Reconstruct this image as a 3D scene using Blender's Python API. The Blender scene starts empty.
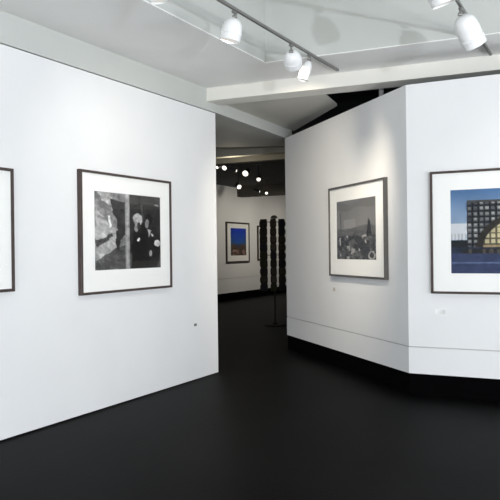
import bpy, bmesh, math, random
from mathutils import Vector, Matrix
random.seed(4)
C = bpy.context.scene.collection
S = bpy.context.scene
F = 700.0; CAMZ = 1.5; RHO = math.radians(0.7)

# ---------- survey helpers: pixel ray -> point on a horizontal plane or on a wall plane ----------
def ray(px, py):
    dx = px - 250.0; dy = 250.0 - py
    return ((dx*math.cos(RHO) + dy*math.sin(RHO))/F, (-dx*math.sin(RHO) + dy*math.cos(RHO))/F)
def at_z(px, py, z):
    rx, rz = ray(px, py); d = (z - CAMZ)/rz
    return Vector((rx*d, d, z))
class Wall:
    """vertical plane through a, towards b (left to right as seen from the room)"""
    def __init__(s, a, b):
        s.a = Vector(a); s.b = Vector(b); s.L = (s.b - s.a).length
        s.e = (s.b - s.a).normalized(); s.n = Vector((s.e.y, -s.e.x))
    def uv(s, px, py):
        rx, rz = ray(px, py)
        # a + e t = d (rx,1)
        det = -s.e.x*1 + s.e.y*rx
        t = (s.a.x*1 - s.a.y*rx)/det
        p = s.a + s.e*t
        return t, CAMZ + rz*p.y
    def P(s, t, z, o=0.0):
        p = s.a + s.e*t + s.n*o
        return Vector((p.x, p.y, z))

# ---------- materials ----------
def mat(name, col, rough=0.6, metal=0.0, bump=0.0, scale=30, var=0.0, spec=0.5, vscale=2.0):
    m = bpy.data.materials.new(name); m.use_nodes = True
    nt = m.node_tree; b = nt.nodes['Principled BSDF']
    b.inputs['Base Color'].default_value = (*col, 1); b.inputs['Roughness'].default_value = rough
    b.inputs['Metallic'].default_value = metal; b.inputs['Specular IOR Level'].default_value = spec
    tc = nt.nodes.new('ShaderNodeTexCoord')
    if bump:
        n = nt.nodes.new('ShaderNodeTexNoise'); n.inputs['Scale'].default_value = scale; n.inputs['Detail'].default_value = 4
        bp = nt.nodes.new('ShaderNodeBump'); bp.inputs['Strength'].default_value = bump; bp.inputs['Distance'].default_value = 0.01
        nt.links.new(tc.outputs['Object'], n.inputs['Vector']); nt.links.new(n.outputs['Fac'], bp.inputs['Height'])
        nt.links.new(bp.outputs['Normal'], b.inputs['Normal'])
    if var:
        n = nt.nodes.new('ShaderNodeTexNoise'); n.inputs['Scale'].default_value = vscale; n.inputs['Detail'].default_value = 5
        r = nt.nodes.new('ShaderNodeValToRGB')
        r.color_ramp.elements[0].position = 0.3; r.color_ramp.elements[1].position = 0.7
        r.color_ramp.elements[0].color = (*[c*(1-var) for c in col], 1)
        r.color_ramp.elements[1].color = (*[min(1, c*(1+var)) for c in col], 1)
        nt.links.new(tc.outputs['Object'], n.inputs['Vector']); nt.links.new(n.outputs['Fac'], r.inputs['Fac'])
        nt.links.new(r.outputs['Color'], b.inputs['Base Color'])
    return m
M = {}
M['white'] = mat('white_wall_paint', (.80,.81,.822), .7, bump=.05, scale=60, var=.015)
M['ceil'] = mat('ceiling_paint_shaded', (.54,.56,.54), .8, bump=.05, scale=40, var=.02)  # toned down in colour because the recess faces catch too much light
M['soff'] = mat('soffit_paint_lit', (.86,.865,.85), .8, bump=.05, scale=40, var=.02)  # ceiling tone lightened in colour to make up for weak upward light
M['beam'] = mat('beam_cream_paint', (.78,.77,.72), .75, bump=.05, scale=40)
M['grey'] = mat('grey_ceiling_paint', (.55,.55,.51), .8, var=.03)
M['brown'] = mat('brown_ceiling_paint', (.085,.078,.068), .8, var=.05)
M['void'] = mat('black_ceiling_void', (.008,.008,.008), .9)
M['skirt'] = mat('black_skirting_paint', (.0012,.0012,.0016), .8, spec=.03)
M['floor'] = mat('black_floor', (.0036,.0036,.0040), .5, bump=.08, scale=25, var=.4, spec=.03, vscale=1.3)
M['frame'] = mat('dark_brown_wood', (.050,.034,.030), .5, bump=.1, scale=80, var=.2, vscale=12)
M['frameg'] = mat('dark_grey_frame', (.085,.080,.075), .4, var=.1)
M['matb'] = mat('mat_board', (.90,.905,.89), .8)
M['track'] = mat('grey_track_metal', (.25,.25,.24), .4, metal=.6)
M['lampw'] = mat('white_enamel', (.84,.85,.86), .3)
M['lampd'] = mat('dark_enamel', (.03,.03,.03), .4)
M['refl'] = mat('lamp_reflector', (.8,.8,.8), .2, metal=.9)
M['rack'] = mat('dark_rack_metal', (.011,.010,.007), .6, spec=.1)
M['wire'] = mat('pale_wire', (.85,.83,.78), .4)
M['pipe'] = mat('grey_pipe', (.45,.45,.44), .5)
M['card'] = mat('paper_card', (.93,.93,.93), .8)
M['cardg'] = mat('grey_card', (.14,.145,.15), .8)
M['wframe'] = mat('window_frame_paint', (.5,.5,.5), .5)
def glass(name, refl):
    m = bpy.data.materials.new(name); m.use_nodes = True; nt = m.node_tree; nt.nodes.clear()
    o = nt.nodes.new('ShaderNodeOutputMaterial'); mx = nt.nodes.new('ShaderNodeMixShader')
    t = nt.nodes.new('ShaderNodeBsdfTransparent'); g = nt.nodes.new('ShaderNodeBsdfGlossy'); g.inputs['Roughness'].default_value = .03
    lw = nt.nodes.new('ShaderNodeLayerWeight'); lw.inputs['Blend'].default_value = .5
    pw = nt.nodes.new('ShaderNodeMath'); pw.operation = 'POWER'; pw.inputs[1].default_value = 5
    ml = nt.nodes.new('ShaderNodeMath'); ml.operation = 'MULTIPLY_ADD'; ml.inputs[1].default_value = .5; ml.inputs[2].default_value = refl
    nt.links.new(lw.outputs['Facing'], pw.inputs[0]); nt.links.new(pw.outputs[0], ml.inputs[0]); nt.links.new(ml.outputs[0], mx.inputs[0]); nt.links.new(t.outputs[0], mx.inputs[1]); nt.links.new(g.outputs[0], mx.inputs[2])
    nt.links.new(mx.outputs[0], o.inputs[0]); return m
M['glass'] = glass('picture_glass', .008); M['wglass'] = glass('window_glass', .01)
def emis(name, col, st):
    m = bpy.data.materials.new(name); m.use_nodes = True; nt = m.node_tree; nt.nodes.clear()
    o = nt.nodes.new('ShaderNodeOutputMaterial'); e = nt.nodes.new('ShaderNodeEmission')
    e.inputs[0].default_value = (*col, 1); e.inputs[1].default_value = st
    nt.links.new(e.outputs[0], o.inputs[0]); return m
M['glow'] = emis('lit_bulb', (1, .93, .80), 3)

# ---------- mesh helpers ----------
M['lens'] = emis('lit_lens', (1, .97, .92), 1.0)
def box(bm, c, s, rz=0.0, m4=None):
    r = bmesh.ops.create_cube(bm, size=1)
    mt = Matrix.Translation(c) @ Matrix.Rotation(rz, 4, 'Z') @ Matrix.Diagonal((*s, 1))
    if m4 is not None: mt = m4 @ mt
    bmesh.ops.transform(bm, matrix=mt, verts=r['verts'])
def bar(bm, p, q, w, h):
    """rectangular bar between two points"""
    p = Vector(p); q = Vector(q); d = q - p
    rot = d.to_track_quat('X', 'Z').to_matrix().to_4x4()
    r = bmesh.ops.create_cube(bm, size=1)
    bmesh.ops.transform(bm, matrix=Matrix.Translation((p+q)/2) @ rot @ Matrix.Diagonal((d.length, w, h, 1)), verts=r['verts'])
def tube(bm, p, q, r0, r1=None, seg=16):
    p = Vector(p); q = Vector(q); d = q - p
    rot = d.to_track_quat('Z', 'Y').to_matrix().to_4x4()
    r = bmesh.ops.create_cone(bm, cap_ends=True, segments=seg, radius1=r0, radius2=r0 if r1 is None else r1, depth=d.length)
    bmesh.ops.transform(bm, matrix=Matrix.Translation((p+q)/2) @ rot, verts=r['verts'])
def lathe(bm, prof, seg=32, m4=None):
    rings = []
    for (r, z) in prof:
        if r < 1e-5: rings.append([bm.verts.new((0, 0, z))])
        else: rings.append([bm.verts.new((r*math.cos(2*math.pi*k/seg), r*math.sin(2*math.pi*k/seg), z)) for k in range(seg)])
    for a, b in zip(rings, rings[1:]):
        for k in range(seg):
            l = (k+1) % seg
            f = [a[k % len(a)], a[l % len(a)], b[l % len(b)], b[k % len(b)]]
            u = []
            for v in f:
                if v not in u: u.append(v)
            if len(u) > 2: bm.faces.new(u)
    if m4 is not None: bmesh.ops.transform(bm, matrix=m4, verts=[v for r in rings for v in r])
    bmesh.ops.recalc_face_normals(bm, faces=bm.faces)
def prism(bm, pts, z0, z1):
    lo = [bm.verts.new((p[0], p[1], z0)) for p in pts]; hi = [bm.verts.new((p[0], p[1], z1)) for p in pts]
    bm.faces.new(lo[::-1]); bm.faces.new(hi)
    n = len(pts)
    for i in range(n): bm.faces.new((lo[i], lo[(i+1) % n], hi[(i+1) % n], hi[i]))
    bmesh.ops.recalc_face_normals(bm, faces=bm.faces)
def obj(name, bm, m, parent=None, smooth=False, bevel=0.0):
    if bevel: bmesh.ops.bevel(bm, geom=bm.edges[:], offset=bevel, segments=2, affect='EDGES', clamp_overlap=True)
    me = bpy.data.meshes.new(name); bm.to_mesh(me); bm.free(); me.materials.append(m)
    if smooth:
        for p in me.polygons: p.use_smooth = True
        me.set_sharp_from_angle(angle=math.radians(35))
    o = bpy.data.objects.new(name, me); C.objects.link(o)
    if parent: o.parent = parent
    return o
def struct(name, bm, m, parent=None, **k):
    o = obj(name, bm, m, parent, **k)
    if parent is None: o['kind'] = 'structure'
    return o
def tag(o, label, cat, group=None):
    o['label'] = label; o['category'] = cat
    if group: o['group'] = group
    return o
def thing(name, label, cat, m4, group=None):
    o = bpy.data.objects.new(name, None); C.objects.link(o); o.matrix_world = m4; o.empty_display_size = .1
    return tag(o, label, cat, group)
def B(): return bmesh.new()

# ---------- plan of the place ----------
LW = Wall((-1.99, 5.58), (-.405, 8.56))                 # long left partition
FN = Vector((.545, 10.55)); CN = Vector((1.62, 7.19))   # far end and corner of the angled partition
AW = Wall(FN, CN)
th = math.radians(26.6)
U = Vector((math.sin(th), math.cos(th))); V = Vector((math.cos(th), -math.sin(th)))
RW = Wall(CN, CN + V*6.8)
RB = .92  # dummy
WT = 3.175; SK = .216; SM = .49
def wall_slab(w, t0, t1, z0, z1, th_, off=0.0):
    b = B(); c = w.P((t0+t1)/2, (z0+z1)/2, off - th_/2)
    box(b, c, (t1-t0, th_, z1-z0), math.atan2(w.e.y, w.e.x)); return b
def sidepath(w1, w2, t): pass

# floor
b = B(); box(b, (0, 10, -.05), (26, 36, .1)); struct('floor', b, M['floor'])
# left partition: a front board on the wall, shadow gap above it, plastered upper wall
TN = -11.5   # how far the left wall runs back past the camera
struct('wall_left', wall_slab(LW, TN, LW.L, .012, WT, .10), M['white'])
struct('wall_left_core', wall_slab(LW, TN, LW.L-.02, 0, 3.19, .03, -.10), M['skirt'])['kind'] = 'structure'
# header over the opening + upper wall run on in the same plane
HW = Wall(LW.b, FN)
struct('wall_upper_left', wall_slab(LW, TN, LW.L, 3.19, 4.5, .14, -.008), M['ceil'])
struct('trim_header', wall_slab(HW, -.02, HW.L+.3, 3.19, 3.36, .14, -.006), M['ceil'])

# angled and right partitions with lower panel and black skirting
def two_wall_prism(z0, z1, off, thick, name, m, which):
    """one prism per run, mitred at the shared corner"""
    b = B()
    def corner(o):
        a1 = AW.a + AW.n*o; a2 = RW.a + RW.n*o
        # intersection of a1 + AW.e t and a2 + RW.e s
        det = AW.e.x*(-RW.e.y) + AW.e.y*RW.e.x
        r = a2 - a1; t = (r.x*(-RW.e.y) + r.y*RW.e.x)/det
        return a1 + AW.e*t
    cf, cb = corner(off), corner(off-thick)
    if which == 'a': pts = [AW.a + AW.n*off, cf, cb, AW.a + AW.n*(off-thick)]
    else: pts = [cf, RW.b + RW.n*off, RW.b + RW.n*(off-thick), cb]
    prism(b, [tuple(p) for p in pts], z0, z1); return struct(name, b, m)
for k, nm in (('a', 'angled'), ('r', 'right')):
    two_wall_prism(SM+.004, WT, 0, .10, 'wall_'+nm, M['white'], k)
    two_wall_prism(SK, SM-.006, .002, .10, 'trim_lower_panel_'+nm, M['white'], k)
    two_wall_prism(SM-.006, SM+.004, -.018, .08, 'trim_joint_'+nm, M['pipe'], k)
    two_wall_prism(0, SK, -.012, .08, 'baseboard_'+nm, M['skirt'], k)
# return of the angled partition (its far end runs away from the opening)
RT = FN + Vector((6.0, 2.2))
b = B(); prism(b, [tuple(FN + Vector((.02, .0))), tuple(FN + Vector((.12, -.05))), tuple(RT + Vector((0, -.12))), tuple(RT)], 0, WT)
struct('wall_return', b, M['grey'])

# ceiling: soffit strips round a deep recess, cross beam, bay, dark void
ZC = 3.45; ZB = 3.294
B0 = at_z(207, 88, ZC); B1 = at_z(500, 54, ZC)                       # top edge of the beam's front face
BW = Wall((B0.x, B0.y), (B1.x, B1.y))
R0 = at_z(265.5, 63, ZC)                                             # inner corner of the recess
R1 = at_z(470, 37, ZC)
RF = Wall((R0.x, R0.y), (R1.x, R1.y))                                # far face of the recess
RL = Wall((R0.x - LW.e.x*9, R0.y - LW.e.y*9), (R0.x, R0.y))          # left face of the recess
ZR = 4.35
def line_x(p, d, q, e):
    det = d.x*(-e.y) + d.y*e.x; r = q - p
    t = (r.x*(-e.y) + r.y*e.x)/det; return p + d*t
bl = line_x(BW.a, BW.e, LW.a - LW.n*.02, LW.e)                        # beam meets left wall
br = BW.a + BW.e*7.5
rr = RF.a + RF.e*4.6
lw_back = LW.a + LW.e*TN
b = B(); prism(b, [tuple(lw_back), tuple(RL.a), tuple(RL.b), tuple(rr), tuple(rr + (br-BW.a)*0.35), tuple(br), tuple(bl)], ZC, ZC+.01)
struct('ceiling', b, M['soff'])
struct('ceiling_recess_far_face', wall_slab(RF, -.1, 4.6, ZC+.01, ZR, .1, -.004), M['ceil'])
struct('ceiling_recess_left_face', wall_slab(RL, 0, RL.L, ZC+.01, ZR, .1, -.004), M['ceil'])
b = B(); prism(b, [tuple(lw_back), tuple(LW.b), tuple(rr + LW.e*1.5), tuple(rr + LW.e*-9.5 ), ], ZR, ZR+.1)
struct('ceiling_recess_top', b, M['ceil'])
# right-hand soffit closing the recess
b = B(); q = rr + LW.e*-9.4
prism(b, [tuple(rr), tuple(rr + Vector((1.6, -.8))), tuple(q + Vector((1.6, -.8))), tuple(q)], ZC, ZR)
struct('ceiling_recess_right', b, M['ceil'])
# beam
BWD = .30
b = B(); f = [bl, br, br - BW.n*BWD, line_x(BW.a - BW.n*BWD, BW.e, LW.a - LW.n*.02, LW.e)]
prism(b, [tuple(p) for p in f], ZB, ZC - .0005)
struct('trim_ceiling_beam', b, M['beam'])
# bay ceiling behind the beam, up to the angled partition
ZY = 3.335
p1 = at_z(321, 92, ZY); p2 = at_z(337, 106, ZY); p3 = at_z(294, 131, ZY)
b = B(); prism(b, [tuple(f[3]), (p1.x, p1.y - .15), (p1.x, p1.y), (p2.x, p2.y), (p3.x, p3.y), tuple(HW.b), tuple(HW.a)], ZY, ZY+.03)
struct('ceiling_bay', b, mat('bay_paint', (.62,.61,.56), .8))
# dark void above the angled partition
b = B(); prism(b, [(.3, 7.3), (9, 3.5), (9, 14), (.3, 14)], 4.0, 4.1); struct('ceiling_void', b, M['void'])
b = B(); prism(b, [(.62, 10.9), (6.6, 12.9), (6.6, 13.0), (.62, 11.0)], WT, 4.0); struct('wall_void', b, M['void'])
b = B(); prism(b, [tuple(f[2]), tuple(f[3]), tuple(f[3]-BW.n*.03), tuple(f[2]-BW.n*.03)], ZC, 4.0); struct('wall_void_front', b, M['void'])

# second gallery
D2 = Vector(ray(219.5, 250)); x2 = D2.x*20.5
a2 = Vector((x2, 20.5)); d2 = Vector((math.sin(math.radians(27.3)), math.cos(math.radians(27.3))))
FW = Wall(a2 - d2*6, a2 + d2*9)
struct('wall_far', wall_slab(FW, 0, FW.L, .66, 3.42, .1), M['white'])
struct('trim_lower_panel_far', wall_slab(FW, 0, FW.L, .222, .65, .1, .002), M['white'])
struct('trim_joint_far', wall_slab(FW, 0, FW.L, .65, .66, .08, -.02), M['grey'])
struct('baseboard_far', wall_slab(FW, 0, FW.L, 0, .222, .08, -.008), M['skirt'])
# side walls of the second gallery
b = B(); prism(b, [(9.5, 12.9), (9.6, 12.9), (9.6, 28), (9.5, 28)], 0, 3.45); struct('wall_far_right', b, M['white'])
b = B(); prism(b, [(FW.b.x - .2, FW.b.y), (9.6, 27.6), (9.6, 27.7), (FW.b.x - .2, FW.b.y+.1)], 0, 3.45); struct('wall_far_end', b, M['white'])
# low ceiling just past the header, then a beam, then a darker ceiling
e1 = at_z(230, 147, 3.19).y
b = B(); prism(b, [tuple(HW.a - HW.n*.14), tuple(HW.b + HW.e*.1 - HW.n*.14), (1.2, e1), (-7.5, e1), (-7.5, 5.0), tuple(LW.a - LW.n*.14)], 3.19, 3.30)
struct('ceiling_low', b, M['grey'])
b = B(); prism(b, [(-7.5, e1), (9.6, e1), (9.6, 29), (-7.5, 29)], 3.46, 3.56); struct('ceiling_far', b, M['brown'])
b = B(); prism(b, [(-7.5, e1-.02), (9.6, e1-.02), (9.6, e1+.04), (-7.5, e1+.04)], 3.19, 3.47); struct('trim_ceiling_step', b, mat('step_paint', (.20,.195,.17), .8))
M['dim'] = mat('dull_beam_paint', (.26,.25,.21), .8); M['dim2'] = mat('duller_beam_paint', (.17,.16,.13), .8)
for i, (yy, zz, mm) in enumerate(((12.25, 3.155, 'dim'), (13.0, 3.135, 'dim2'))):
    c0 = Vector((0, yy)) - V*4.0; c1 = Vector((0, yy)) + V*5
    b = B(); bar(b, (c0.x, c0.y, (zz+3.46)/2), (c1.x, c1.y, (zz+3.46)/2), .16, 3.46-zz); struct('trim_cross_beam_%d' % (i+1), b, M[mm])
t0, _ = FW.uv(240, 250); c0 = FW.P(t0, 0).to_2d(); c1 = c0 + V*6
b = B(); bar(b, (c0.x, c0.y, 3.14+.16), (c1.x, c1.y, 3.14+.16), .3, .32); struct('trim_far_beam', b, M['brown'])

# shell behind the camera: right side wall and near wall, each with a tall window
lb = LW.a + LW.e*TN
rb = RW.b
near_u = lb.dot(U)
nb = V*rb.dot(V) + U*near_u
SWl = Wall(rb, nb)      # side wall, left to right seen from inside
NWl = Wall(nb, lb)
def win_wall(w, wname, n, t0, t1, z0, z1, H=4.35):
    b = B()
    for (s0, s1, y0, y1) in ((0, t0, 0, H), (t1, w.L, 0, H), (t0, t1, 0, z0), (t0, t1, z1, H)):
        c = w.P((s0+s1)/2, (y0+y1)/2, -.08); box(b, c, (s1-s0, .16, y1-y0), math.atan2(w.e.y, w.e.x))
    struct(wname, b, M['white'])
    b = B(); k = 3
    for i in range(k+1):
        t = t0 + .04 + (t1-t0-.08)*i/k
        box(b, w.P(t, (z0+z1)/2, -.08), (.07, .08, z1-z0), math.atan2(w.e.y, w.e.x))
    for z in (z0+.035, z1-.035): box(b, w.P((t0+t1)/2, z, -.08), (t1-t0, .08, .07), math.atan2(w.e.y, w.e.x))
    r = struct('window_%d' % n, b, M['wframe'])
    b = B(); box(b, w.P((t0+t1)/2, (z0+z1)/2, -.08), (t1-t0-.02, .006, z1-z0-.02), math.atan2(w.e.y, w.e.x))
    obj('pane', b, M['wglass'], r)
def area(name, p, tgt, sx, sy, e, col):
    l = bpy.data.lights.new(name, 'AREA'); l.shape = 'RECTANGLE'; l.size = sx; l.size_y = sy; l.energy = e; l.color = col
    o = bpy.data.objects.new(name, l); C.objects.link(o); o.location = p
    o.rotation_euler = (Vector(tgt) - Vector(p)).to_track_quat('-Z', 'Y').to_euler(); return o
def su(u): return SWl.L - (u - near_u)      # position along the side wall for a given distance u
su = lambda u: rb.dot(U) - u
win_wall(SWl, 'wall_side', 1, su(5.6), su(-3.0), .35, 2.9)
win_wall(NWl, 'wall_near', 2, .6, 6.2, .35, 2.9)
KEY = Vector((3.32, -4.0, 1.5))
area('sun_glint_at_side_window', KEY, (.6, 7, 2.3), .14, .14, 480, (.86, .92, 1))
p = SWl.P(su(1.9), .9, .3); q = SWl.P(su(1.9), .9 + 1.0, 1.3)
area('side_up_fill', p, q, 6.6, 1.0, 640, (.96, .98, 1))  # added fill, low and tilted up to brighten the soffits
p = NWl.P(3.4, .9, .3); q = NWl.P(3.4, .9 + 1.0, 1.3)
area('near_up_fill', p, q, 5.4, 1.0, 850, (1, .98, .94))  # second added up-fill for the ceiling, set low by the near wall

# ---------- framed pictures ----------
def hsh(i, j, k=0):
    x = math.sin(i*127.1 + j*311.7 + k*74.7)*43758.5453; return x - math.floor(x)
def vn(x, y, k=0):
    i = math.floor(x); j = math.floor(y); fx = x-i; fy = y-j; fx = fx*fx*(3-2*fx); fy = fy*fy*(3-2*fy)
    return (hsh(i,j,k)*(1-fx)+hsh(i+1,j,k)*fx)*(1-fy) + (hsh(i,j+1,k)*(1-fx)+hsh(i+1,j+1,k)*fx)*fy
def fbm(x, y, k=0): return .55*vn(x,y,k)+.3*vn(2.1*x,2.1*y,k+1)+.15*vn(4.3*x,4.3*y,k+2)
def ell(s, t, cx, cy, rx, ry, a=0):
    dx = s-cx; dy = t-cy; ca = math.cos(a); sa = math.sin(a)
    return (((dx*ca+dy*sa)/rx)**2 + ((-dx*sa+dy*ca)/ry)**2) < 1
def poly(s, t, P):
    c = False; j = len(P)-1
    for i in range(len(P)):
        if (P[i][1] > t) != (P[j][1] > t) and s < (P[j][0]-P[i][0])*(t-P[i][1])/(P[j][1]-P[i][1]) + P[i][0]: c = not c
        j = i
    return c
def g(v): return (v, v, v)
def pic_men(s, t):
    if not .40 < s < .53: s += .030*(vn(s*14, t*14, 11)-.5)
    t += .030*(vn(s*14, t*14, 12)-.5)
    if s < .43:
        v = .20 + .20*fbm(s*7, t*7)
        if poly(s, t, [(.05,0),(.26,0),(.27,.18),(.18,.16),(.10,.12)]): v = .34 + .2*fbm(s*16, t*16, 5)
        if poly(s, t, [(.22,.08),(.43,.12),(.43,.55),(.36,.62),(.31,.5),(.32,.36),(.25,.25)]): v = .05+.08*fbm(s*10,t*10,3)
        if poly(s, t, [(.02,.20),(.12,.30),(.2,.42),(.33,.47),(.31,.72),(.16,.84),(.0,.9),(.0,.25)]): v = .33+.15*fbm(s*9,t*9,7)
        if poly(s, t, [(.0,.63),(.25,.53),(.26,.58),(.02,.72)]): v = .14
        if poly(s, t, [(.0,.88),(.3,.72),(.43,.68),(.43,1),(.0,1)]): v = .12+.10*fbm(s*8,t*14,2)
        if .195 < s < .225 and .31 < t < .45: v = .85
        if ell(s,t,.33,.62,.035,.13): v = .06
    elif s < .505: v = .30 + .16*math.sin((s-.43)/.075*math.pi) - .06*t
    else:
        v = .018 + .012*fbm(s*6,t*6)
        if t < .12: v = .05
        if .69 < s < .72: v = .06
        if .9 < s < .97 and .11 < t < .13: v = .25
        if t > .80: v = .05+.03*fbm(s*12,t*5)
    if s < .505 and v < .8: v = v*v*1.9 + .02
    if ell(s,t,.70,.74,.17,.38): v = .009
    if poly(s, t, [(.56,.55),(.62,.45),(.72,.45),(.80,.58),(.83,1),(.52,1)]): v = .009
    if ell(s,t,.88,.72,.11,.30): v = .014
    if ell(s,t,.63,.33,.075,.085): v = .60 - .35*fbm(s*14,t*14)
    if ell(s,t,.605,.435,.036,.07): v = .16 + .3*fbm(s*20,t*16,4)
    if ell(s,t,.655,.42,.03,.06): v = .03
    if ell(s,t,.80,.33,.055,.08): v = .012
    if ell(s,t,.785,.385,.030,.06): v = .12 + .25*fbm(s*20,t*16,4)
    if poly(s, t, [(.79,.46),(.86,.46),(.81,.57)]): v = .42
    if ell(s,t,.64,.61,.02,.035,.3): v = .75
    if ell(s,t,.86,.54,.016,.03): v = .5
    if ell(s,t,.935,.655,.05,.05,.6): v = .55
    if ell(s,t,.84,.80,.028,.045): v = .28
    v *= .45 + 1.1*fbm(s*26, t*26, 21)
    if s < .43: v *= .75 + .6*vn(s*9 + t*5, t*30 - s*10, 23)
    return g(min(.9, v*1.05))
def pic_town(s, t):
    s += .02*(vn(s*18, t*18, 31)-.5); t += .02*(vn(s*18, t*18, 32)-.5)
    v = .17 + .07*t + .04*fbm(s*5,t*4)
    if poly(s, t, [(0,.02),(.35,.08),(.7,0),(1,0),(1,.16),(.55,.12),(.3,.2),(0,.15)]): v -= .04
    if .2 < s < .5 and .33 < t < .47: v = .28
    if t > .46 + .03*math.sin(s*6): v = .10 + .05*fbm(s*9,t*9)
    if t > .60:
        v = .03 + .16*max(0, fbm(s*17,t*17,4)-.38)*2
        if hsh(int(s*26), int(t*22), 9) > .90: v = .38
    if .10 < s < .12 and .2 < t < .5: v = .08
    if poly(s, t, [(.78,.60),(.80,.40),(.83,.32),(.87,.40),(.90,.62)]): v = .03
    if poly(s, t, [(.45,.62),(.6,.6),(.88,.86),(.93,1),(.8,1),(.62,.85)]): v = .045
    if ell(s,t,.90,.93,.085,.07) and not ell(s,t,.90,.93,.05,.04): v = .36
    if ell(s,t,.44,.85,.06,.04): v = .33
    if t > .5: v *= .4 + 1.2*fbm(s*30, t*30, 22)
    return g(v*.85)
PDW = .95
def pic_hall(s, t):
    x = s*PDW; y = t*.84
    k = min(1, t/.6)
    c = [.07+.26*k, .16+.26*k, .33+.20*k]
    n = fbm(s*4,t*5)
    c = [v*(.85+.3*n) for v in c]
    if t > .40 and fbm(s*5,t*7,2) + max(0,(.25-s))*1.2 > .45 and t < .6: c = [.58,.60,.64]
    bx0, bx1 = .155, .93
    if bx0 < x < bx1 and .13 < t < .73:
        gx = (x-bx0)/.055; gy = (t-.13)*.84/.055
        fx = gx % 1; fy = gy % 1; ax = (x-.65)/.40; ay = (.71-t)/.40
        inside = ax*ax + ay*ay < 1 and t < .71
        line = min(fx, 1-fx) < .14 or min(fy, 1-fy) < .14
        if inside:
            c = [.40+.25*(1-abs(ax)), .36+.22*(1-abs(ax)), .25+.08*(1-abs(ax))] if not line else [.10,.09,.06]
            if ay < .12: c = [.35,.27,.15]
        else:
            q_ = .35*hsh(int(gx),int(gy),3)*(1 if (.25 < fx < .75 and .25 < fy < .6) else .25); c = [.05+q_, .055+q_, .07+q_*.9] if not line else [.012,.014,.018]
        if .86 < math.sqrt(ax*ax+ay*ay) < 1.03 and t < .71: c = [.03,.028,.025]
        if t < .155: c = [.06,.06,.06]
    if t > .55 and x < .18 and fbm(x*22,3) > 1.0-(t-.2)*1.1: c = [.02,.022,.02]
    if .52 < t < .6 and x < .16 and int(x*60) % 2 == 0: c = [.4,.42,.45]
    if t > .60 and x < .16: c = [.015,.018,.022]
    if t > .69: c = [.022,.030,.055]
    if t > .71 and .1 < x: q_ = .06*(hsh(int(x*30),2) > .75); c = [.02+q_, .022+q_*.8, .025+q_*.6]
    if t > .76: c = [.030+.02*n, .044+.02*n, .10+.03*n]
    if .86 < t < .885: c = [.09,.12,.22]
    c = [v*(.6+.8*fbm(x*34, y*34, 41)) if t > .13 and x > .14 or t > .6 else v for v in c]
    return tuple(c)
def pic_night(s, t):
    if t < .58:
        k = t/.58; return (.02+.02*k, .05+.06*k, .38-.12*k + (.12 if ell(s,t,.5,.25,.4,.3) else 0))
    if .35 < s < .62 and t < .7: return (.05,.06,.14)
    n = fbm(s*9,t*12); return (.07+.20*max(0,n-.4), .05+.12*max(0,n-.4), .045+.08*max(0,n-.4)) if hsh(int(s*14),int(t*18)) < .75 or t < .8 else (.4,.27,.24)
def print_mesh(name, fn, s0, s1, z0, z1, n, rough=.5):
    me = bpy.data.meshes.new(name); vs = []; fs = []
    for j in range(n+1):
        for i in range(n+1): vs.append((s0+(s1-s0)*i/n, 0, z1+(z0-z1)*j/n))
    for j in range(n):
        for i in range(n): a = j*(n+1)+i; fs.append((a, a+n+1, a+n+2, a+1))
    me.from_pydata(vs, [], fs); me.update()
    ca = me.color_attributes.new('ink', 'FLOAT_COLOR', 'POINT')
    for j in range(n+1):
        for i in range(n+1): ca.data[j*(n+1)+i].color = (*fn(i/n, j/n), 1)
    m = mat('ink_'+name+'_'+fn.__name__, (.5,.5,.5), rough, spec=.1); nt = m.node_tree
    a = nt.nodes.new('ShaderNodeAttribute'); a.attribute_name = 'ink'
    nt.links.new(a.outputs['Color'], nt.nodes['Principled BSDF'].inputs['Base Color'])
    me.materials.append(m); return me
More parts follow.
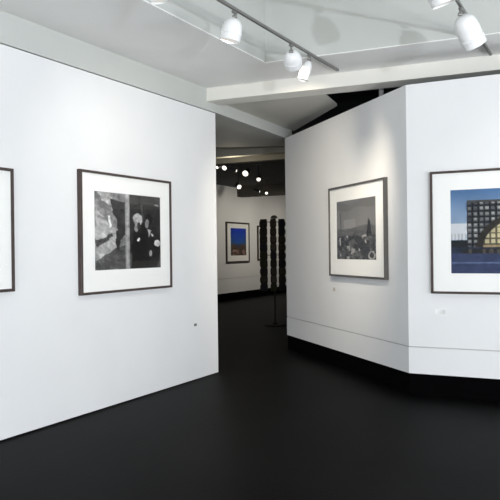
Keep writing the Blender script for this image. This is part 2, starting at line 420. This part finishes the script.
def framed(w, s0, s1, z0, z1, ps0, ps1, pz0, pz1, fn, label, n, fm='frame', fw=.024, fd=.042, group=None, gap=.0015):
    """local axes: x along wall, y into the room is -y, z up"""
    cx = (s0+s1)/2
    ang = math.atan2(w.e.y, w.e.x)
    m4 = Matrix.Translation(w.P(cx, z0, gap)) @ Matrix.Rotation(ang, 4, 'Z')
    t = thing('framed_picture', label, 'picture', m4, group)
    W = (s1-s0)/2; H = z1-z0
    b = B()                      # moulding ring with depth, mitred
    for (r0, r1) in (((-W, 0), (W, H)),):
        o = [(-W, 0), (W, 0), (W, H), (-W, H)]; i = [(-W+fw, fw), (W-fw, fw), (W-fw, H-fw), (-W+fw, H-fw)]
        o2 = [(-W+.003, .003), (W-.003, .003), (W-.003, H-.003), (-W+.003, H-.003)]
        rings = [[(x, 0, z) for x, z in i], [(x, 0, z) for x, z in o], [(x, -fd+.004, z) for x, z in o], [(x, -fd, z) for x, z in o2], [(x, -fd, z) for x, z in i]]
        vr = [[b.verts.new(v) for v in r] for r in rings]
        for a_, c_ in zip(vr, vr[1:] + vr[:1]):
            for k in range(4): b.faces.new((a_[k], a_[(k+1)%4], c_[(k+1)%4], c_[k]))
        bmesh.ops.recalc_face_normals(b, faces=b.faces)
    obj('frame', b, M[fm], t)
    a0 = ps0-cx; a1 = ps1-cx; c0 = pz0-z0; c1 = pz1-z0
    b = B()                      # mat board with bevelled window
    o = [(-W+fw, fw), (W-fw, fw), (W-fw, H-fw), (-W+fw, H-fw)]; i = [(a0, c0), (a1, c0), (a1, c1), (a0, c1)]
    y1 = -fd+.016
    rings = [[(x, y1, z) for x, z in o], [(x, y1, z) for x, z in i], [(x, y1+.004, z) for x, z in i], [(x, y1+.004, z) for x, z in o]]
    vr = [[b.verts.new(v) for v in r] for r in rings]
    for a_, c_ in zip(vr, vr[1:] + vr[:1]):
        for k in range(4): b.faces.new((a_[k], a_[(k+1)%4], c_[(k+1)%4], c_[k]))
    bmesh.ops.recalc_face_normals(b, faces=b.faces)
    obj('mat_board', b, M['matb'], t)
    if fn:
        me = print_mesh('photographic_print', fn, a0, a1, c0, c1, n)
        o = bpy.data.objects.new('photographic_print', me); C.objects.link(o); o.parent = t; o.location = (0, y1+.003, 0)
    b = B(); box(b, (0, -fd+.008, H/2), (2*(W-fw)+.004, .002, H-2*fw+.004)); obj('glass_pane', b, M['glass'], t)
    return t
def span(w, pts):   # pixel quad -> averaged rectangle on the wall
    (tl, tr, br_, bl_) = [w.uv(*p) for p in pts]
    return (tl[0]+bl_[0])/2, (tr[0]+br_[0])/2, (bl_[1]+br_[1])/2, (tl[1]+tr[1])/2
LF = Wall((LW.a + LW.n*.042), (LW.b + LW.n*.042)); AF = Wall(AW.a + AW.n*.042, AW.b + AW.n*.042); RFp = Wall(RW.a + RW.n*.042, RW.b + RW.n*.042)
q = span(LF, [(80.5,168.8),(171.5,181.5),(172.3,287.5),(81.5,295.6)]); r = span(LF, [(95.6,191.3),(161.3,197),(162,267.4),(96.2,270.5)])
framed(LW, *q, *r, pic_men, 'dark wood frame with black and white photograph of two men beside a pale wall', 128)
_, z0l = LF.uv(14.5, 291.5); _, z1l = LF.uv(13, 168.6); sr, _ = LF.uv(14.6, 230)
framed(LW, sr-1.0, sr, z0l, z1l, sr-.85, sr-.19, z0l+.16, z1l-.16, pic_town, 'dark wood frame cut off by the left edge, only its white mat border in view', 40)
q = span(AF, [(328.5,187.5),(384.8,178.3),(384.8,280.3),(329,275.4)]); r = span(AF, [(333.5+2.2,202),(374.7,196.1),(375,260),(334.4+1.5,258.9)])
framed(AW, *q, *r, pic_town, 'dark grey frame with small grey photograph of a crowded town on the angled wall', 96, fm='frameg', fd=.045)
dz = RFp.uv(429.5,172); dz2 = RFp.uv(430,293.6); dp = RFp.uv(450,190.2); dp2 = RFp.uv(450.2,273.4)
framed(RW, dz[0], dz[0]+1.40, dz2[1], dz[1], dp[0], dp[0]+PDW, dp2[1], dp[1], pic_hall, 'dark framed colour photograph of a glass hall with glowing arch, at the right edge', 150)
q = span(FW, [(225.4,222),(248.6,222.6),(248.4,262),(225.5,263.4)]); r = span(FW, [(229.9,228.3),(245.4,228.5),(245.4,255),(230,256)])
framed(FW, *q, *r, pic_night, 'distant framed blue night photograph on the far wall of the back gallery', 40, fw=.05)
a = FW.uv(256.8,225.5); c = FW.uv(256.8,260.3)
framed(FW, a[0], a[0]+.60, c[1], a[1], a[0]+.13, a[0]+.47, c[1]+.2, a[1]-.2, pic_town, 'distant dark frame partly hidden behind the revolving postcard rack', 30, fw=.05)
# title cards
def card(w, px, py, cw, ch, m, label, bend=0.0):
    t, z = w.uv(px, py); ang = math.atan2(w.e.y, w.e.x); b = B()
    n = 6; th_ = .002
    fr = []; bk = []
    for i in range(n+1):
        x = -cw/2 + cw*i/n; y = -.001 - bend*(i/n)**2
        for lst, yy in ((fr, y-th_), (bk, y)): lst.append((b.verts.new((x, yy, -ch/2)), b.verts.new((x, yy, ch/2))))
    for i in range(n):
        b.faces.new((fr[i][0], fr[i+1][0], fr[i+1][1], fr[i][1])); b.faces.new((bk[i][0], bk[i][1], bk[i+1][1], bk[i+1][0]))
        b.faces.new((fr[i][1], fr[i+1][1], bk[i+1][1], bk[i][1])); b.faces.new((fr[i][0], bk[i][0], bk[i+1][0], fr[i+1][0]))
    for i in (0, n): b.faces.new((fr[i][0], fr[i][1], bk[i][1], bk[i][0]))
    bmesh.ops.recalc_face_normals(b, faces=b.faces)
    o = obj('title_card', b, m); o.matrix_world = Matrix.Translation(w.P(t, z)) @ Matrix.Rotation(ang, 4, 'Z')
    tag(o, label, 'label')
card(LW, 195.3, 324.8, .055, .03, M['cardg'], 'tiny dark grey title card low on the long left wall')
card(AW, 334.3, 289.3, .06, .045, mat('beige_card', (.55,.53,.49), .8), 'small beige title card below the frame on the angled wall')
card(RW, 440.5, 311.6, .105, .042, M['card'], 'small curling white title card below the colour photograph', .03)

# ---------- track lighting ----------
ZT = 3.415
def track(p, q, label):
    mid = p
    d = (q - p); L = d.length; ang = math.atan2(d.y, d.x)
    t = thing('lighting_track', label, 'lighting track', Matrix.Translation(p) @ Matrix.Rotation(ang, 4, 'Z'), 'ceiling lighting tracks')
    b = B(); w, h = .022, .020
    box(b, (L/2, 0, h/2+.004), (L, w, h)); obj('rail', b, M['track'], t)
    b = B(); box(b, (L/2, -.008, .002), (L, .005, .004)); box(b, (L/2, .008, .002), (L, .005, .004)); obj('rail_lip', b, M['track'], t)
    b = B(); box(b, (L+.006, 0, h/2+.004), (.012, w+.004, h+.004)); obj('end_cap', b, M['track'], t)
    return p, d.normalized()
T1a = at_z(217, 0, ZT); T1b = at_z(337.5, 71.2, ZT); d1 = (T1b-T1a).normalized()
T2b = at_z(490.5, 55.5, ZT); d2_ = Vector((LW.e.x, LW.e.y, 0)); T2a = at_z(456, 0, ZT); d2_ = (T2b-T2a).normalized()
near_end1 = T1b - d1*9.6; near_end2 = T2b - d2_*9.0
track(near_end1, T1b, 'long grey lighting track nearer the left wall, carrying several white spotlights')
track(near_end2, T2b, 'short looking grey lighting track at the upper right, with large spotlight')
def spot_head(label, mount, aim, rad=.078, ln=.21, power=0, white=True, ring=True, group='white track spotlights', glow=False, stem=.07, tone=(1, .93, .80), cone=110, to=None):
    """mount on the underside of a track; housing hangs on an arm and points along aim"""
    aim = Vector(aim).normalized()
    t = thing('track_spotlight', label, 'spotlight', Matrix.Translation(mount), group)
    hm = M['lampw'] if white else M['lampd']
    b = B(); box(b, (0, 0, -.015), (.06, .024, .020), math.atan2(d1.y, d1.x)); obj('adapter', b, M['track'], t, bevel=.003)
    piv = Vector((0, 0, -.015-stem))
    b = B(); tube(b, (0,0,-.015), piv, .009, seg=12); tube(b, piv - Vector((.02,0,0)), piv + Vector((.02,0,0)), .013, seg=12)
    obj('arm', b, M['track'], t, smooth=True)
    rot = (-aim).to_track_quat('Z', 'Y').to_matrix().to_4x4()
    m4 = Matrix.Translation(piv + aim*(.01)) @ rot
    r = rad
    prof = [(0, .0), (r*.35, -.004), (r*.66, -.020), (r*.88, -.048), (r*.98, -.085), (r, -.12), (r, -ln), (r*.93, -ln), (r*.93, -ln+.05), (0, -ln+.055)]
    b = B(); lathe(b, prof, 36, m4); h = obj('housing', b, hm, t, smooth=True)
    if ring:
        b = B(); lathe(b, [(r, -ln+.075), (r*1.05, -ln+.072), (r*1.05, -ln+.05), (r, -ln+.047)], 36, m4); obj('rim_band', b, hm, t, smooth=True)
    b = B(); lathe(b, [(r*.90, -ln+.012), (r*.5, -ln+.04), (0, -ln+.045)], 28, m4); obj('reflector', b, M['lens'], t, smooth=True)
    if power:
        l = bpy.data.lights.new('spot_beam', 'SPOT'); l.energy = power; l.spot_size = math.radians(cone); l.spot_blend = 1; l.shadow_soft_size = .05; l.color = tone
        o = bpy.data.objects.new('spot_beam', l); C.objects.link(o)
        o.location = Vector(mount) + piv + aim*(ln+.03); o.rotation_euler = (Vector(to) if to else aim).to_track_quat('-Z', 'Y').to_euler()
    return t
def on_track(px, p, d):
    # point of the track seen at column px
    for k in range(4000):
        q = p + d*(k*.0025)
        if q.y > .5:
            x = q.x/q.y; zz = (q.z-CAMZ)/q.y
            X = 250 + F*(x*math.cos(RHO) - zz*math.sin(RHO))
            if (px - X)*(px - 250 - 0) >= 0 and abs(px - X) < .6: return q
    return None
def tp(p_end, d, a, p_ref, px):
    best = None
    for k in range(3600):
        q = p_end - d*(k*.0025)
        if q.y < 1: break
        X = 250 + F*(q.x*math.cos(RHO) - (q.z-CAMZ)*math.sin(RHO))/q.y
        if best is None or abs(X-px) < best[0]: best = (abs(X-px), q)
    return best[1]
def m1(px): return tp(T1b, d1, 0, 0, px) + Vector((0, 0, -.001))
def m2(px): return tp(T2b, d2_, 0, 0, px) + Vector((0, 0, -.001))
spot_head('white can spotlight on left track, seen nearly side on at top centre', m1(234.5), (-.22, .05, -.97), rad=.082, ln=.185, power=65, to=(-.45, .66, -.6), stem=.035)
spot_head('rounded white spotlight at the far end of left track, left of the pair', m1(291), (.17, .87, -.46), rad=.085, ln=.17, tone=(1, .88, .70), power=420, cone=84, to=(.17, .86, -.60), stem=.055)
spot_head('slim white spotlight with bright streak at far end of left track', m1(309), (-.30, -.10, -.9), rad=.050, ln=.20, power=8, stem=.04)
spot_head('large white spotlight with bright streak at the upper right', m2(460.5), (.50, .30, -.78), rad=.095, ln=.27, power=22, stem=.04)
spot_head('white spotlight cut by the top edge, just left of the right track', m2(434), (.35, .1, -.95), rad=.085, ln=.20, power=0, stem=.05)
PZ = at_z(155, -26, ZC-.03)
spot_head('white spotlight cut by the top edge above the long left wall', Vector((PZ.x, PZ.y, ZC-.006)), (.12, .1, -.9), rad=.06, ln=.16, power=0, stem=.03)

# gallery lights of the back room: dark heads with lit bulbs on two tracks
def far_track(z, pts, label, aims):
    P = [at_z(x, y, z) for x, y in pts]
    xs = sorted(P, key=lambda v: v.x); 
    return P
far = [((217.2,167.5), 3.12), ((224.3,168.0), 3.12), ((236.2,170.8), 3.12), ((245.3,173.5), 3.10), ((258.6,179.5), 3.10), ((239.2,187.0), 3.10), ((266.5,193.2), 3.10), ((259.5,191.5), 3.10)]
names = ['leftmost lit spotlight in back gallery, at the partition edge', 'second lit spotlight from the left in back gallery', 'narrow dim spotlight between two bright ones in back gallery',
 'largest brightest lit spotlight in the back gallery', 'small round lit spotlight in back gallery, right of the brightest one', 'lit spotlight nearest above the blue night photograph',
 'lowest small lit spotlight, above the postcard rack', 'thin dim spotlight just left of the lowest lit one']
aims = [(-.5,-.8,-.45), (-.35,-.8,-.5), (.8,-.3,-.3), (-.3,-.85,-.45), (-.05,-.85,-.6), (.35,-.8,-.5), (.1,-.85,-.55), (.85,-.3,-.4)]
rads = [.034, .058, .036, .075, .055, .07, .048, .036]
b = B()
for k, ((px, py), z) in enumerate(far):
    p = at_z(px, py, z); aim = Vector(aims[k]).normalized(); r = rads[k]
    t = thing('gallery_spotlight', names[k], 'spotlight', Matrix.Translation((p.x, p.y, 3.46)), 'spotlights of the back gallery')
    dz_ = z - 3.46
    c = Vector((0, 0, dz_)) - aim*.10
    b = B(); tube(b, (0, -.0, -.001) , (c.x, c.y, c.z+.02), .008, seg=10); box(b, (0, 0, -.012), (.12, .05, .022)); obj('stem', b, M['lampd'], t)
    rot = (-aim).to_track_quat('Z', 'Y').to_matrix().to_4x4()
    b = B(); lathe(b, [(0, .1), (r*.5, .09), (r*.8, .05), (r, -.02), (r, -.11), (r*.92, -.11), (r*.9, -.06), (0, -.05)], 24, Matrix.Translation(c) @ rot); obj('housing', b, M['lampd'], t, smooth=True)
    b = B(); lathe(b, [(0, -.075), (r*.6, -.08), (r*.82, -.098), (r*.7,-.104), (0, -.108)], 24, Matrix.Translation(c) @ rot); obj('bulb', b, M['glow'], t, smooth=True)
def spot(p, tgt, e, size=70, col=(1, .92, .78), r=.06):
    l = bpy.data.lights.new('gallery_beam', 'SPOT'); l.energy = e; l.spot_size = math.radians(size); l.spot_blend = .9; l.shadow_soft_size = r; l.color = col
    o = bpy.data.objects.new('gallery_beam', l); C.objects.link(o); o.location = p
    o.rotation_euler = (Vector(tgt) - Vector(p)).to_track_quat('-Z', 'Y').to_euler()
# lit heads throw onto the far wall
for (px, e, zt) in ((226, 300, 1.7), (238, 300, 1.7), (262, 380, 1.8), (285, 300, 1.7)):
    t_, _ = FW.uv(px, 250); w = FW.P(t_, zt); p = FW.P(t_ - .4, 3.05, 2.6); spot(p, w, e*.30, 95)

l = bpy.data.lights.new('gallery_fill', 'POINT'); l.energy = 18; l.color = (1, .9, .72); l.shadow_soft_size = .15  # point light without a fixture, added to brighten ceiling beams and rack
o = bpy.data.objects.new('gallery_fill', l); C.objects.link(o); o.location = (-.3, 12.4, 2.95)
# pipe standing in the dark gap
p = at_z(358.5, 88, 3.5); 
pp = AW.uv(358.5, 98)
c = AW.P(pp[0], 0, -.3)
b = B(); tube(b, (c.x, c.y, 3.0), (c.x, c.y, 4.0), .028, seg=20); tube(b, (c.x, c.y, 3.40), (c.x, c.y, 3.44), .04, seg=20)
o = obj('ceiling_pipe', b, M['pipe'], smooth=True); tag(o, 'short grey vertical pipe in the dark gap above the angled wall', 'pipe')

# ---------- revolving postcard rack ----------
base = at_z(275.3, 325.5, 0); dR = base.y
def hz(py): return CAMZ + (250.0-.3-py)*dR/F
zt, zb = hz(219), hz(291)
rk = thing('postcard_rack', 'tall black revolving postcard rack on a pole with round base', 'rack', Matrix.Translation(base))
b = B(); lathe(b, [(0, 0), (.215, 0), (.22, .008), (.21, .020), (.06, .034), (.03, .06), (0, .06)], 40); obj('base', b, M['rack'], rk, smooth=True)
b = B(); tube(b, (0,0,.05), (0,0,zt+.03), .014, seg=16); obj('pole', b, M['rack'], rk, smooth=True)
b = B(); lathe(b, [(0, zt+.075), (.03, zt+.07), (.06, zt+.045), (.07, zt+.015), (.03, zt+.005), (0, zt+.005)], 20); obj('finial', b, mat('rack_cap', (.06,.055,.045), .5), rk, smooth=True)
for z in (zt-.06, (zt+zb)/2, zb+.05):
    for k in range(4):
        ea, eb = [(-.205, .0), (.0, -.02), (.155, .0), (-.018, .125)][k]
        b = B(); bar(b, (0,0,z), (ea, eb, z), .012, .012); obj('spoke', b, M['rack'], rk)
rows = 9; ch = (zt-zb)/rows
cols = [(-.212, .0, 'left'), (-.018, -.05, 'middle'), (.150, .0, 'right'), (-.018, .13, 'rear')]
yaws = [math.radians(-14), 0, math.radians(14), math.radians(180)]
for (cx, cy, nm), yw in zip(cols, yaws):
    R4 = Matrix.Translation((cx, cy, 0)) @ Matrix.Rotation(yw, 4, 'Z')
    b = B(); hw = {'left': .067, 'right': .062}.get(nm, .052)
    box(b, (0, .012, (zt+zb)/2), (2*hw, .010, zt-zb), m4=R4)
    obj('column_panel', b, M['rack'], rk)
    for sx in (-1, 1):
        b = B()
        for k in range(rows):
            z = zb + k*ch
            # scalloped side guard of each pocket
            for j in range(3):
                bar(b, R4 @ Vector((sx*hw, .005-.018*j, z+.01+.02*j)), R4 @ Vector((sx*hw, .003-.018*j, z+ch*.80-.03*j)), .018, .014)
        obj('side_guard', b, M['rack'], rk)
    for k in range(rows):
        z = zb + k*ch + .008; b = B()
        pr = [(-hw, .006), (-hw, -.035), (hw, -.035), (hw, .006)]
        bar(b, R4 @ Vector((-hw, -.038, z)), R4 @ Vector((hw, -.038, z)), .006, .006)
        bar(b, R4 @ Vector((-hw, -.041, z)), R4 @ Vector((-hw, .006, z)), .006, .006); bar(b, R4 @ Vector((hw, -.041, z)), R4 @ Vector((hw, .006, z)), .006, .006)
        obj('wire_pocket', b, M['rack'], rk)
cmats = [mat('postcard_ink_%d' % i, c, .7, var=.6, vscale=18, spec=.08) for i, c in enumerate([(.014,.013,.012), (.010,.010,.017), (.026,.022,.016), (.015,.018,.010), (.034,.030,.025)])]
protos = []
for i in range(5):
    b = B(); box(b, (0, 0, ch*.39), (.078, .004, ch*.78)); protos.append(obj('postcard', b, cmats[i]))
used = set()
for (cx, cy, nm), yw in list(zip(cols, yaws))[:3]:
    for k in range(rows):
        i = random.randrange(5)
        o = protos[i]
        if i in used: o = o.copy(); C.objects.link(o)
        used.add(i)
        o.matrix_world = Matrix.Translation(base) @ Matrix.Translation((cx, cy, zb+k*ch+.012)) @ Matrix.Rotation(yw, 4, 'Z') @ Matrix.Translation((0, -.014, 0)) @ Matrix.Rotation(math.radians(3), 4, 'X') @ Matrix.Diagonal(({'left': 1.3, 'right': 1.2}.get(nm, 1.0), 1, 1, 1))
        pos = 'lowest' if k == 0 else 'topmost' if k == rows-1 else 'middle'
        lab = {'lowest': 'dark postcard in the lowest pocket of the rack\'s %s column' % nm, 'topmost': 'dark postcard in the topmost pocket of the rack\'s %s column' % nm,
               'middle': 'dark postcard in a pocket midway up the rack\'s %s column' % nm}[pos]
        tag(o, lab, 'postcard', 'postcards midway up the %s column of the rack' % nm if pos == 'middle' else 'postcards at the ends of the rack columns')
for i in range(5):
    if i not in used: bpy.data.objects.remove(protos[i])

# ---------- light, camera ----------
w = bpy.data.worlds.new('daylight'); S.world = w; w.use_nodes = True
w.node_tree.nodes['Background'].inputs[0].default_value = (.75, .85, 1, 1); w.node_tree.nodes['Background'].inputs[1].default_value = .8
cd = bpy.data.cameras.new('camera'); cam = bpy.data.objects.new('camera', cd); C.objects.link(cam)
cd.sensor_width = 36; cd.sensor_fit = 'HORIZONTAL'; cd.lens = F/500*36; cd.clip_start = .05
cam.matrix_world = Matrix(((math.cos(RHO), math.sin(RHO), 0, 0), (0, 0, -1, 0), (-math.sin(RHO), math.cos(RHO), 0, CAMZ), (0, 0, 0, 1)))
S.camera = cam
S.view_settings.view_transform = 'Standard'; S.view_settings.look = 'None'; S.view_settings.exposure = -0.58; S.view_settings.gamma = 1; S.view_settings.use_curve_mapping = False
